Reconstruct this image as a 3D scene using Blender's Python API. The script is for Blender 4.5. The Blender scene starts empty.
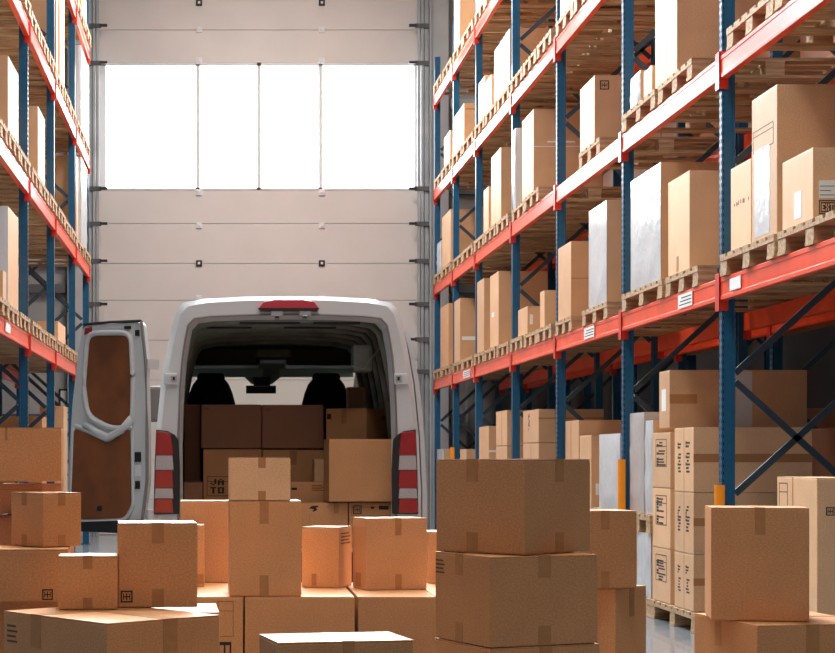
import bpy, bmesh, math, random
from mathutils import Vector, Matrix
random.seed(7)
SC = bpy.context.scene
COL = SC.collection
F, CX, CY, H = 1752.0, 220.0, 457.0, 1.27     # focal length in pixels, principal point, eye height

def W(px, py, Y):
    return Vector(((px-CX)*Y/F, Y, H+(CY-py)*Y/F))

# ------------------------------------------------------------------ materials
def newmat(name):
    m = bpy.data.materials.new(name); m.use_nodes = True
    nt = m.node_tree; b = nt.nodes['Principled BSDF']
    return m, nt, b
def N(nt, t, **kw):
    n = nt.nodes.new(t)
    for k, v in kw.items():
        if hasattr(n, k): setattr(n, k, v)
        else: n.inputs[k].default_value = v
    return n
def L(nt, a, b): nt.links.new(a, b)
def simple(name, col, rough=.5, metal=0, spec=.5, coat=0, noise=0, nscale=8, bump=0, bscale=60, emit=0):
    m, nt, b = newmat(name)
    b.inputs['Base Color'].default_value = (*col, 1)
    b.inputs['Roughness'].default_value = rough
    b.inputs['Metallic'].default_value = metal
    b.inputs['Specular IOR Level'].default_value = spec
    b.inputs['Coat Weight'].default_value = coat
    b.inputs['Coat Roughness'].default_value = .12
    if emit:
        b.inputs['Emission Color'].default_value = (*col, 1); b.inputs['Emission Strength'].default_value = emit
    tc = N(nt, 'ShaderNodeTexCoord')
    if noise:
        n = N(nt, 'ShaderNodeTexNoise'); n.inputs['Scale'].default_value = nscale; n.inputs['Detail'].default_value = 6
        L(nt, tc.outputs['Object'], n.inputs['Vector'])
        r = N(nt, 'ShaderNodeValToRGB')
        r.color_ramp.elements[0].position = .3; r.color_ramp.elements[1].position = .7
        r.color_ramp.elements[0].color = (*[c*(1-noise) for c in col], 1)
        r.color_ramp.elements[1].color = (*[min(1, c*(1+noise)) for c in col], 1)
        L(nt, n.outputs['Fac'], r.inputs['Fac']); L(nt, r.outputs['Color'], b.inputs['Base Color'])
    if bump:
        n2 = N(nt, 'ShaderNodeTexNoise'); n2.inputs['Scale'].default_value = bscale; n2.inputs['Detail'].default_value = 4
        L(nt, tc.outputs['Object'], n2.inputs['Vector'])
        bp = N(nt, 'ShaderNodeBump'); bp.inputs['Strength'].default_value = bump; bp.inputs['Distance'].default_value = .01
        L(nt, n2.outputs['Fac'], bp.inputs['Height']); L(nt, bp.outputs['Normal'], b.inputs['Normal'])
    return m
def cardboard(name, col, var=.10, rough=.48):
    m, nt, b = newmat(name)
    tc = N(nt, 'ShaderNodeTexCoord'); oi = N(nt, 'ShaderNodeObjectInfo')
    n = N(nt, 'ShaderNodeTexNoise'); n.inputs['Scale'].default_value = 120; n.inputs['Detail'].default_value = 8
    mp = N(nt, 'ShaderNodeMapping'); mp.inputs['Scale'].default_value = (1, 1, 1.6)
    L(nt, tc.outputs['Object'], mp.inputs['Vector']); L(nt, mp.outputs['Vector'], n.inputs['Vector'])
    n2 = N(nt, 'ShaderNodeTexNoise'); n2.inputs['Scale'].default_value = 5; n2.inputs['Detail'].default_value = 3
    L(nt, tc.outputs['Object'], n2.inputs['Vector'])
    a = N(nt, 'ShaderNodeMath', operation='MULTIPLY_ADD'); a.inputs[1].default_value = .85; a.inputs[2].default_value = .26
    L(nt, n.outputs['Fac'], a.inputs[0])
    c = N(nt, 'ShaderNodeMath', operation='MULTIPLY_ADD'); c.inputs[1].default_value = .26
    L(nt, n2.outputs['Fac'], c.inputs[0]); L(nt, a.outputs[0], c.inputs[2])
    d = N(nt, 'ShaderNodeMath', operation='MULTIPLY_ADD'); d.inputs[1].default_value = var*2
    L(nt, oi.outputs['Random'], d.inputs[0]); L(nt, c.outputs[0], d.inputs[2])
    mx = N(nt, 'ShaderNodeMix', data_type='RGBA', blend_type='MULTIPLY'); mx.inputs['Factor'].default_value = 1
    mx.inputs[6].default_value = (*col, 1)
    cmb = N(nt, 'ShaderNodeCombineColor')
    for k in range(3): L(nt, d.outputs[0], cmb.inputs[k])
    L(nt, cmb.outputs[0], mx.inputs[7]); L(nt, mx.outputs[2], b.inputs['Base Color'])
    w = N(nt, 'ShaderNodeTexWave', wave_type='BANDS', bands_direction='Z'); w.inputs['Scale'].default_value = 45; w.inputs['Distortion'].default_value = .4
    L(nt, tc.outputs['Object'], w.inputs['Vector'])
    bp = N(nt, 'ShaderNodeBump'); bp.inputs['Strength'].default_value = .06; bp.inputs['Distance'].default_value = .004
    L(nt, w.outputs['Fac'], bp.inputs['Height']); L(nt, bp.outputs['Normal'], b.inputs['Normal'])
    b.inputs['Roughness'].default_value = rough; b.inputs['Specular IOR Level'].default_value = .5
    return m
def wood(name, col, dark):
    m, nt, b = newmat(name)
    tc = N(nt, 'ShaderNodeTexCoord'); mp = N(nt, 'ShaderNodeMapping'); mp.inputs['Scale'].default_value = (1.2, 14, 14)
    n = N(nt, 'ShaderNodeTexNoise'); n.inputs['Scale'].default_value = 3; n.inputs['Detail'].default_value = 6
    L(nt, tc.outputs['Object'], mp.inputs['Vector']); L(nt, mp.outputs['Vector'], n.inputs['Vector'])
    r = N(nt, 'ShaderNodeValToRGB'); r.color_ramp.elements[0].position = .32; r.color_ramp.elements[1].position = .66
    r.color_ramp.elements[0].color = (*dark, 1); r.color_ramp.elements[1].color = (*col, 1)
    L(nt, n.outputs['Fac'], r.inputs['Fac']); L(nt, r.outputs['Color'], b.inputs['Base Color'])
    b.inputs['Roughness'].default_value = .75
    return m
M = {}
M['card'] = cardboard('brown_cardboard', (.68, .315, .125))
M['card_o'] = cardboard('orange_cardboard', (.66, .34, .16))
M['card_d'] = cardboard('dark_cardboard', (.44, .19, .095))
M['card_r'] = cardboard('rack_cardboard', (.68, .40, .215))
M['card_p'] = cardboard('pale_cardboard', (.78, .47, .255))
M['tape'] = simple('packing_tape', (.46, .21, .08), .42, spec=.3, noise=.1, nscale=20)
M['tape_l'] = simple('pale_tape', (.42, .19, .07), .36)
M['ink'] = simple('black_ink', (.02, .016, .013), .7)
M['ink_b'] = simple('brown_ink', (.13, .06, .03), .7)
M['paper'] = simple('white_paper', (.78, .77, .74), .6)
M['wood'] = wood('pallet_wood', (.56, .38, .21), (.27, .155, .075))
M['wood_b'] = wood('aged_pallet_wood', (.48, .31, .16), (.25, .14, .07))
M['blue'] = simple('blue_rack_steel', (.008, .095, .20), .4, spec=.4, coat=.15, noise=.12, nscale=14)
M['brace'] = simple('grey_blue_steel', (.045, .075, .10), .42, metal=.3)
M['orange'] = simple('orange_rack_steel', (.88, .075, .018), .3, spec=.4, coat=.16, noise=.10, nscale=6)
M['clip'] = simple('red_connector', (.72, .035, .015), .35, spec=.6, coat=.4)
M['hole'] = simple('slot_shadow', (.006, .008, .012), .9)
M['yellow'] = simple('yellow_guard', (.95, .29, .005), .45)
M['van'] = simple('white_van_paint', (.64, .645, .64), .3, coat=.5, noise=.02, nscale=3)
M['black'] = simple('black_plastic', (.012, .012, .013), .5, bump=.1)
M['rubber'] = simple('grey_seal', (.22, .20, .18), .6)
M['liner'] = simple('grey_green_lining', (.24, .27, .24), .6, noise=.25, nscale=6, bump=.3, bscale=8)
M['fabric'] = simple('dark_seat_fabric', (.012, .014, .014), .95, bump=.2)
M['hard'] = simple('hardboard', (.21, .062, .016), .55, noise=.3, nscale=4)
M['silver'] = simple('zinc_steel', (.45, .46, .47), .35, metal=.8)
M['track'] = simple('galvanised_track', (.40, .42, .43), .45, metal=.5, noise=.2, nscale=2)
M['column'] = simple('grey_column_paint', (.46, .47, .48), .6, noise=.08, nscale=2)
M['red_lens'] = simple('red_lens', (.36, .006, .01), .2, coat=1, bump=.25, bscale=30)
M['brake_lens'] = simple('bright_red_lens', (.55, .012, .03), .2, coat=.4)
M['clear_lens'] = simple('clear_lens', (.50, .44, .42), .25, metal=.1, coat=.3, bump=.8, bscale=80)
M['visor'] = simple('sun_visor_cloth', (.33, .42, .38), .6)
M['door'] = simple('door_panel_paint', (.66, .615, .585), .5, noise=.03, nscale=1.5, bump=.05, bscale=4)
M['seam'] = simple('door_seam_rubber', (.58, .54, .51), .8)
M['alu'] = simple('aluminium_mullion', (.72, .73, .74), .5)
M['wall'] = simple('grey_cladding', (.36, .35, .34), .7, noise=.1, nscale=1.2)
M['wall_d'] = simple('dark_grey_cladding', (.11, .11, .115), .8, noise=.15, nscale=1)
M['sheet'] = simple('grey_plastic_sheet', (.22, .22, .22), .35, noise=.2, nscale=2)
M['film'] = simple('white_stretch_film', (.60, .61, .62), .22, spec=.6, coat=.3, bump=.5, bscale=12)
M['film_g'] = simple('grey_stretch_film', (.48, .44, .42), .2, spec=.6, coat=.3, bump=.6, bscale=10)
# floor
m, nt, b = newmat('polished_concrete'); M['floor'] = m
tc = N(nt, 'ShaderNodeTexCoord'); n = N(nt, 'ShaderNodeTexNoise'); n.inputs['Scale'].default_value = .8; n.inputs['Detail'].default_value = 8
L(nt, tc.outputs['Object'], n.inputs['Vector']); r = N(nt, 'ShaderNodeValToRGB')
r.color_ramp.elements[0].position = .35; r.color_ramp.elements[1].position = .7
r.color_ramp.elements[0].color = (.13, .145, .16, 1); r.color_ramp.elements[1].color = (.22, .235, .25, 1)
L(nt, n.outputs['Fac'], r.inputs['Fac']); L(nt, r.outputs['Color'], b.inputs['Base Color'])
b.inputs['Roughness'].default_value = .22; b.inputs['Coat Weight'].default_value = .3
# glass
def glass(name, tint, gloss=.08):
    m, nt, b = newmat(name); nt.nodes.remove(b)
    out = [x for x in nt.nodes if x.type == 'OUTPUT_MATERIAL'][0]
    t = N(nt, 'ShaderNodeBsdfTransparent'); t.inputs[0].default_value = (*tint, 1)
    g = N(nt, 'ShaderNodeBsdfGlossy'); g.inputs['Roughness'].default_value = .03
    mx = N(nt, 'ShaderNodeMixShader'); mx.inputs[0].default_value = gloss
    L(nt, t.outputs[0], mx.inputs[1]); L(nt, g.outputs[0], mx.inputs[2]); L(nt, mx.outputs[0], out.inputs['Surface'])
    return m
M['glass'] = glass('window_glass', (.97, .98, .98), .03)
M['wglass'] = glass('windscreen_glass', (.93, .97, .94), .04)

# ------------------------------------------------------------------ mesh helpers
class MB:
    def __init__(s): s.v = []; s.f = []; s.m = []; s.mats = []
    def mi(s, m):
        if m not in s.mats: s.mats.append(m)
        return s.mats.index(m)
    def add(s, vs, fs, m):
        b = len(s.v); s.v += [tuple(x) for x in vs]; k = s.mi(m)
        for f in fs: s.f.append([b+i for i in f]); s.m.append(k)
    def box(s, lo, hi, m, mtx=None):
        x0, y0, z0 = lo; x1, y1, z1 = hi
        vs = [Vector(p) for p in ((x0,y0,z0),(x1,y0,z0),(x1,y1,z0),(x0,y1,z0),(x0,y0,z1),(x1,y0,z1),(x1,y1,z1),(x0,y1,z1))]
        if mtx: vs = [mtx @ v for v in vs]
        s.add(vs, [(0,3,2,1),(4,5,6,7),(0,1,5,4),(1,2,6,5),(2,3,7,6),(3,0,4,7)], m)
    def bar(s, a, b, w, h, m, up=Vector((0,0,1))):
        a = Vector(a); b = Vector(b); d = (b-a); ln = d.length; d.normalize()
        sd = d.cross(up)
        if sd.length < 1e-4: sd = d.cross(Vector((1,0,0)))
        sd.normalize(); u = sd.cross(d)
        mt = Matrix((( d.x, sd.x, u.x, a.x),( d.y, sd.y, u.y, a.y),( d.z, sd.z, u.z, a.z),(0,0,0,1)))
        s.box((0,-w/2,-h/2),(ln,w/2,h/2), m, mt)
    def tube(s, pts, r, m, n=8, closed=False):
        pts = [Vector(p) for p in pts]; k = len(pts); rings = []
        for i, p in enumerate(pts):
            if closed: t = pts[(i+1)%k]-pts[i-1]
            else: t = pts[min(i+1,k-1)]-pts[max(i-1,0)]
            t.normalize(); u = t.cross(Vector((0,0,1)))
            if u.length < .05: u = t.cross(Vector((0,1,0)))
            u.normalize(); w = t.cross(u)
            rr = r[i] if isinstance(r, (list, tuple)) else r
            rings.append([p+u*math.cos(2*math.pi*j/n)*rr+w*math.sin(2*math.pi*j/n)*rr for j in range(n)])
        vs = [v for q in rings for v in q]; fs = []
        for i in range(k if closed else k-1):
            a, b = i*n, ((i+1)%k)*n
            for j in range(n): fs.append((a+j, a+(j+1)%n, b+(j+1)%n, b+j))
        if not closed: fs += [tuple(range(n))[::-1], tuple((k-1)*n+j for j in range(n))]
        s.add(vs, fs, m)
    def prism(s, poly, off, m):          # poly: 3-D points in a plane, extruded by vector off
        k = len(poly); vs = [Vector(p) for p in poly]+[Vector(p)+Vector(off) for p in poly]
        fs = [tuple(range(k)), tuple(range(2*k-1, k-1, -1))]+[(i, (i+1)%k, k+(i+1)%k, k+i) for i in range(k)]
        s.add(vs, fs, m)
    def build(s, name, parent=None, bevel=0, segs=2, smooth=False, fix=True):
        me = bpy.data.meshes.new(name); me.from_pydata(s.v, [], s.f)
        for m in s.mats: me.materials.append(M[m])
        me.polygons.foreach_set('material_index', s.m)
        bm = bmesh.new(); bm.from_mesh(me)
        bmesh.ops.delete(bm, geom=[v for v in bm.verts if not v.link_faces], context='VERTS')
        if fix: bmesh.ops.recalc_face_normals(bm, faces=bm.faces)
        if bevel: bmesh.ops.bevel(bm, geom=bm.edges[:], offset=bevel, segments=segs, affect='EDGES', profile=.6)
        bm.to_mesh(me); bm.free()
        if smooth:
            for p in me.polygons: p.use_smooth = True
        o = bpy.data.objects.new(name, me); COL.objects.link(o)
        if parent: o.parent = parent
        return o
def tag(o, label, cat, group=None, kind=None):
    o['label'] = label; o['category'] = cat
    if group: o['group'] = group
    if kind: o['kind'] = kind
    return o
def empty(name, loc=(0,0,0), rz=0):
    o = bpy.data.objects.new(name, None); COL.objects.link(o); o.location = loc; o.rotation_euler = (0,0,rz); o.empty_display_size = .1
    return o
def struct(name, mb, label=None, **kw):
    o = mb.build(name, **kw); o['kind'] = 'structure'
    if label: o['label'] = label
    return o

# ------------------------------------------------------------------ room
Yb = 28.5
XL, XR, YN, ZC = -4.6, 6.6, -5.0, 10.2
mb = MB(); mb.box((XL,YN,-.15),(XR,Yb+.3,0),'floor'); struct('floor', mb)
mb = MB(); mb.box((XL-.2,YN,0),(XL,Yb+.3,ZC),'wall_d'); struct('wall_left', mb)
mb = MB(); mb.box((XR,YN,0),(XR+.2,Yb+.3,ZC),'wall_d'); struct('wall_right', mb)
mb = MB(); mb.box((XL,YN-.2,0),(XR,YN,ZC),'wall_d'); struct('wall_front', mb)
mb = MB(); mb.box((XL,YN,ZC),(XR,Yb+.3,ZC+.2),'wall'); struct('ceiling', mb)
dx0, dx1 = W(97,0,Yb).x, W(419,0,Yb).x
dz = W(0,-10,Yb).z
mb = MB(); mb.box((XL,Yb,0),(dx0,Yb+.3,ZC),'wall'); mb.box((dx1,Yb,0),(XR,Yb+.3,ZC),'wall'); mb.box((dx0,Yb,dz),(dx1,Yb+.3,ZC),'wall')
struct('wall_back', mb)
# sectional door filling the opening
door = empty('door_1', ((dx0+dx1)/2, Yb+.05, 0)); door['kind'] = 'structure'; door['label'] = 'tall off-white sectional loading door with a band of windows'
def zy(py): return W(0, py, Yb).z
def dpart(mb, name, **kw):
    o = mb.build(name, **kw); o.parent = door; o.matrix_parent_inverse = Matrix.Translation(-door.location); return o
seams = [-10, 29, 62]; lows = [189.5, 223, 263, 300, 340, 380, 420, 460, 500, 536.2]
def panel(y0, y1):
    mb = MB(); z1, z0 = zy(y0), max(.005, zy(y1)); mb.box((dx0+.01, Yb+.06, z0+.003),(dx1-.01, Yb+.12, z1-.003),'door')
    k = 4
    for i in range(1, 0):       # shallow horizontal ribs of the panel
        z = z0+(z1-z0)*i/k; mb.box((dx0+.02,Yb+.055,z-.004),(dx1-.02,Yb+.061,z+.004),'door')
    dpart(mb, 'door_panel', bevel=.004, segs=1)
for a, b_ in zip(seams, seams[1:]): panel(a, b_)
for a, b_ in zip(lows, lows[1:]): panel(a, b_)
mb = MB(); mb.box((dx0, Yb+.10, 0),(dx1, Yb+.115, zy(189.5)),'seam'); mb.box((dx0, Yb+.10, zy(62)),(dx1, Yb+.115, dz),'seam'); dpart(mb, 'seal_strip')
wx = [105.5, 197.8, 259, 320.8, 414.5]
mb = MB()
z0, z1 = zy(189.5), zy(62)
mb.box((dx0,Yb+.05,z0),(dx1,Yb+.11,z0+.035),'alu'); mb.box((dx0,Yb+.05,z1-.05),(dx1,Yb+.11,z1),'alu')
mb.box((dx0,Yb+.05,z0),(W(wx[0],0,Yb).x,Yb+.11,z1),'alu'); mb.box((W(wx[-1],0,Yb).x,Yb+.05,z0),(dx1,Yb+.11,z1),'alu')
for p in wx[1:-1]:
    x = W(p,0,Yb).x; mb.box((x-.03,Yb+.05,z0),(x+.03,Yb+.11,z1),'alu')
dpart(mb, 'window_frame')
for a, b_ in zip(wx, wx[1:]):
    xa, xb = W(a,0,Yb).x, W(b_,0,Yb).x
    mb = MB(); mb.box((xa,Yb+.075,z0+.02),(xb,Yb+.081,z1-.03),'glass'); dpart(mb, 'window_pane')
for py in (2, 29, 60, 192, 225, 263, 298):     # panel hinges in two rows
    for px in (199, 322):
        x, z = W(px,py,Yb).x, zy(py)
        mb = MB(); mb.box((x-.05,Yb+.03,z-.05),(x+.05,Yb+.07,z+.05),'black' if py in (2,263) else 'alu'); mb.box((x-.025,Yb+.02,z-.025),(x+.025,Yb+.035,z+.025),'alu'); dpart(mb, 'door_hinge', bevel=.006, segs=1)
# tracks and columns next to the door
k = 1
for sx, px in ((-1, 94.5), (1, 421.5)):
    x = W(px,0,Yb).x
    t = empty('trim_%d' % k, (x, Yb-.05, 0)); t['kind'] = 'structure'; t['label'] = 'galvanised door track with roller brackets, %s of the door' % ('left' if sx < 0 else 'right'); k += 1
    def tp(mb, name):
        o = mb.build(name); o.parent = t; o.matrix_parent_inverse = Matrix.Translation(-t.location)
    mb = MB(); mb.box((x-.02,Yb-.14,0),(x+.02,Yb-.02,ZC),'track'); mb.box((x-.06*sx-.02,Yb-.14,0),(x-.06*sx+.02,Yb-.11,ZC),'track'); tp(mb, 'rail')
    xc = x+.07*sx
    mb = MB(); mb.box((xc-.035,Yb-.11,0),(xc+.035,Yb-.02,ZC),'track'); tp(mb, 'angle_bar')
    for py in (28, 65, 190, 225, 262, 305, 340, 372):
        z = zy(py); mb = MB(); mb.box((x-.12,Yb-.16,z-.035),(x+.12,Yb-.12,z+.035),'wall_d'); mb.box((x-.16*sx-.06,Yb-.20,z-.02),(x-.16*sx+.06,Yb-.15,z+.02),'black'); tp(mb, 'roller_bracket')
    xs = sorted((x+.11*sx, x+.42*sx))
    mb = MB(); mb.box((xs[0],Yb-.16,0),(xs[1],Yb-.01,ZC),'column'); mb.box((xs[0]-.0,Yb-.2,0),(xs[0]+.03,Yb-.01,ZC),'column'); tp(mb, 'column_face')
# girts on the back wall, both sides
for k2, (zc) in enumerate((1.9, 3.1, 4.0, 4.45, 5.6, 7.0)):
    mb = MB(); mb.box((XL,Yb-.12,zc-.07),(dx0-.5,Yb-.001,zc+.07),'column' if k2%2 else 'wall_d'); mb.box((dx1+.5,Yb-.12,zc-.07),(XR,Yb-.001,zc+.07),'column' if k2%2 else 'wall_d')
    struct('trim_%d' % (k2+3), mb, 'horizontal steel rail across the grey back wall, at %.1f metres' % zc)
# framed notice on the back wall, seen under the left rack
p = W(59,389,Yb-.02); q = W(68.5,408,Yb-.02)
mb = MB(); mb.box((p.x,Yb-.04,q.z),(q.x,Yb-.004,p.z),'black'); fn = mb.build('notice_sign')
tag(fn, 'small black-framed white notice on back wall under the left rack', 'notice')
mb = MB(); mb.box((p.x+.03,Yb-.046,q.z+.03),(q.x-.03,Yb-.041,p.z-.03),'paper'); mb.build('sheet', fn)

# ------------------------------------------------------------------ racks
UPR = [9.05, 11.9, 14.8, 17.7, 20.4, 23.3, 25.55, 27.75]
UPL = [14.6, 17.43, 20.2, 23.1, 25.5]
ZR = [2.33, 3.83, 5.33, 6.83]; ZL = [2.34, 3.88, 5.45, 7.05]
BH = .15
def upright_mb(near, ztop):
    mb = MB()
    mb.box((-.05,-.038,0),(-.043,.038,ztop),'blue')               # aisle flange
    mb.box((-.05,-.038,0),(.035,-.031,ztop),'blue'); mb.box((-.05,.031,0),(.035,.038,ztop),'blue')
    mb.box((.022,-.046,0),(.035,-.026,ztop),'blue'); mb.box((.022,.026,0),(.035,.046,ztop),'blue')
    mb.box((-.08,-.075,0),(.07,.075,.012),'blue')
    if near:
        z = .1
        while z < ztop:
            mb.box((-.0508,-.024,z),(-.0495,-.012,z+.026),'hole'); mb.box((-.0508,.012,z),(-.0495,.024,z+.026),'hole')
            mb.box((-.044,-.0386,z),(-.038,-.0375,z+.02),'hole')
            z += .05
    return mb
def rack(label, xf, xr, sx, ups, zs, ztop, guards, rear_beams=True, levels=4):
    root = empty('pallet_rack', (xf, ups[0], 0)); tag(root, label, 'pallet rack')
    inv = Matrix.Translation(-root.location)
    def put(o): o.parent = root; o.matrix_parent_inverse = inv; return o
    mesh = {}
    for i, y in enumerate(ups):
        near = y < 18
        for x in (xf+.05*sx, xr-.05*sx):
            if near not in mesh:
                o = upright_mb(near, ztop).build('upright'); mesh[near] = o.data
            else: o = bpy.data.objects.new('upright', mesh[near]); COL.objects.link(o)
            o.location = (x, y, 0); o.rotation_euler = (0, 0, 0 if (sx > 0) == (x == xf+.05*sx) else math.pi)
            put(o)
            if x == xf+.05*sx and y in guards:
                g = MB(); n = 14; h = guards[y]
                pts = [(math.cos(math.pi*(.5+j/n))*.052*sx+xf+.012*sx, y+math.sin(math.pi*(.5+j/n))*.06) for j in range(n+1)]
                pin = [(math.cos(math.pi*(.5+j/n))*.042*sx+xf+.012*sx, y+math.sin(math.pi*(.5+j/n))*.05) for j in range(n+1)][::-1]
                g.prism([(a, b2, .01) for a, b2 in pts+pin], (0,0,h), 'yellow'); put(g.build('column_guard'))
        for zn in (.38, .99, 1.81, 3.24, 4.67, 6.10):
            for d in ((.80, -.80) if zn != .99 else (.80,)):
                z2 = zn+d
                if z2 < .05: continue
                b = MB(); a0 = Vector((xf+.1*sx, y, zn+(.03 if d > 0 else -.03))); a1 = Vector((xr-.1*sx, y, z2))
                b.bar(a0, a1, .012, .045, 'brace', Vector((0,0,1))); b.bar(a0+Vector((0,.018,.018)), a1+Vector((0,.018,.018)), .03, .008, 'brace')
                put(b.build('brace'))
    for lv, z in enumerate(zs[:levels]):
        for y0, y1 in zip(ups, ups[1:]):
            for x, face in ((xf, 1), (xr, -1)):
                if face < 0 and not rear_beams: continue
                b = MB(); xo = x-.012*sx*face; xi = x+.038*sx*face
                lo, hi = min(xo, xi), max(xo, xi)
                b.box((lo, y0+.047, z),(hi, y1-.047, z+BH),'orange')
                # raised lips along top and bottom edge of the face
                xl = sorted((xo-.004*sx*face, xo+.002*sx*face))
                b.box((xl[0], y0+.05, z+BH-.03),(xl[1], y1-.05, z+BH),'orange'); b.box((xl[0], y0+.05, z),(xl[1], y1-.05, z+.03),'orange')
                bo = put(b.build('beam', bevel=.003, segs=1))
                for yy, s2 in ((y0, 1), (y1, -1)):
                    c = MB(); ys = sorted((yy+.003*s2, yy+.05*s2)); xs = sorted((xo-.012*sx*face, xi))
                    c.box((xs[0], ys[0], z-.07),(xs[0]+.01 if xs[0] < x else xs[1], ys[1], z+BH+.035),'clip')
                    c.box((xs[0], ys[1]-.008 if s2 > 0 else ys[0], z-.07),(xs[1], ys[1] if s2 > 0 else ys[0]+.008, z+BH+.035),'clip')
                    co = c.build('beam_connector', bevel=.002, segs=1); co.parent = bo
    return root, put
rr, putR = rack('blue and orange pallet racking lining the right side of the aisle', 3.40, 4.45, 1, UPR, ZR, 7.6, {11.9: 1.07, 14.8: 1.24, 25.55: 1.4})
rl, putL = rack('blue and orange pallet racking lining the left side of the aisle', -1.91, -2.96, -1, UPL, ZL, 8.0, {})
r2, put2 = rack('shadowed second row of racking standing behind the right-hand rack', 4.75, 5.75, 1, [9.05, 12.1, 15.1, 18.2, 21.2, 24.2, 27.2], ZR, 7.6, {}, rear_beams=False)
# labels stuck on the beams
for (px0, px1, py0, py1) in ((678,692,296,311),(584,594,328,342),(463,470,371,378)):
    mb = MB(); Y0 = F*3.38/(px1-CX); Y1 = F*3.38/(px0-CX); z0 = W(0,py1,(Y0+Y1)/2).z; z1 = W(0,py0,(Y0+Y1)/2).z
    z0 = max(z0, 2.36); z1 = min(z0+.10, 2.46)
    mb.box((3.380,Y0,z0),(3.3835,Y1,z1),'paper')
    for j in range(3): mb.box((3.3792,Y0+.02,z0+.02+j*.025),(3.3801,Y1-.03*(j+1),z0+.028+j*.025),'ink')
    putR(mb.build('location_label'))
mb = MB(); mb.box((3.380,11.38,2.37),(3.3835,11.62,2.45),'paper'); putR(mb.build('location_label'))
mb = MB(); Y0 = F*1.95/(CX-0); mb.box((-1.8935,15.45,2.38),(-1.8895,15.8,2.46),'paper'); putL(mb.build('location_label'))

# ------------------------------------------------------------------ pallets
PM = {}
def pallet_parts(w, d):
    key = (round(w,3), round(d,3))
    if key in PM: return PM[key]
    m = 'wood'; res = []
    t = MB(); nb = max(4, int(w/.16)); bw = w/nb-.04
    for i in range(nb):
        y = -w/2+i*(w-bw)/(nb-1); t.box((0,y,.122),(d,y+bw,.144),m)
    for x in (0, d/2-.07, d-.14): t.box((x,-w/2,.100),(x+.14,w/2,.1215),m)
    res.append(('top_deck', t, (0,0,0)))
    ys = (-w/2, -.07, w/2-.14) if w < 1.3 else (-w/2, -.07, w/2-.14)
    for y in ys:
        r_ = MB(); r_.box((0,y,0),(d,y+.14,.022),m); res.append(('bottom_board', r_, (0,0,0)))
        for x in (0, d/2-.07, d-.14):
            b = MB(); b.box((x+.004,y,.0225),(x+.136,y+.14,.0995),m); res.append(('block', b, (0,0,0)))
    PM[key] = res; return res
PD = {}
PCNT = 0
def pallet(x, yc, z, sx, w, d, label, group, detail):
    key = (round(w,3), round(d,3), detail)
    if key not in PD:
        parts = pallet_parts(w, d)
        if detail: PD[key] = [(n, mb.build(n)) for n, mb, _ in parts]
        else:
            al = MB()
            for n, mb, _ in parts: al.add(mb.v, mb.f, 'wood')
            PD[key] = [('pallet', al.build('pallet'))]
        protos = PD[key]
        for _, o in protos: COL.objects.unlink(o)
    protos = PD[key]
    rz = 0 if sx > 0 else math.pi
    if detail:
        root = empty('wooden_pallet', (x, yc, z), rz)
        for n, o in protos:
            c = o.copy(); c.name = n; COL.objects.link(c); c.parent = root
    else:
        root = protos[0][1].copy(); root.name = 'wooden_pallet'; COL.objects.link(root); root.location = (x, yc, z); root.rotation_euler = (0,0,rz)
    tag(root, label, 'pallet', group)
    return root
ORD = ['first', 'second', 'third', 'fourth', 'fifth', 'sixth', 'seventh', 'eighth']
LVL = ['lowest', 'second', 'third', 'fourth']
def fill(side, ups, zs, xf, sx, custom, skip):
    for lv, z in enumerate(zs):
        zb = z+BH+.002
        for bi, (y0, y1) in enumerate(zip(ups, ups[1:])):
            if (side, lv, bi) in skip: continue
            if (zb-1.27)*F/y1 > 455: continue
            iv = custom.get((side, lv, bi))
            if iv is None:
                n = 3 if y1-y0 > 2.6 else 2
                pitch = (y1-y0-.12)/n; iv = [(y0+.06+pitch*i+.03, y0+.06+pitch*(i+1)-.03) for i in range(n)]
            for k, (a, b) in enumerate(iv):
                nm = {1: ['only one'], 2: ['nearer one', 'farther one'], 3: ['nearest one', 'middle one', 'farthest one']}[len(iv)][k]
                if sx > 0 and (xf+1.2-0)*0+xf*F/b+CX > 840: continue
                if sx < 0 and CX-1.9*F/b < -12: continue
                pallet(xf+random.uniform(-.012,.012), (a+b)/2, zb, sx, b-a, 1.2, "wooden pallet on %s rack's %s beam level, %s bay from the camera, %s" % (side, LVL[lv], ORD[bi], nm),
                       'pallets on the %s rack' % side, (a+b)/2 < 19)
custom = {('right',0,0): [(9.45,10.58),(10.64,11.78)], ('right',0,1): [(12.38,13.28),(13.33,14.66)],
          ('right',1,0): [(9.6,10.66),(10.72,11.7)], ('right',1,1): [(12.53,13.5),(13.58,14.68)], ('right',1,2): [(15.62,16.52)],
          ('right',0,2): [(15.27,16.32),(16.80,17.60)], ('right',1,3): [(18.5,19.38),(19.44,20.3)]}
fill('right', UPR, ZR, 3.37, 1, custom, set())
fill('left', UPL, ZL, -1.875, -1, {}, set())

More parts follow.
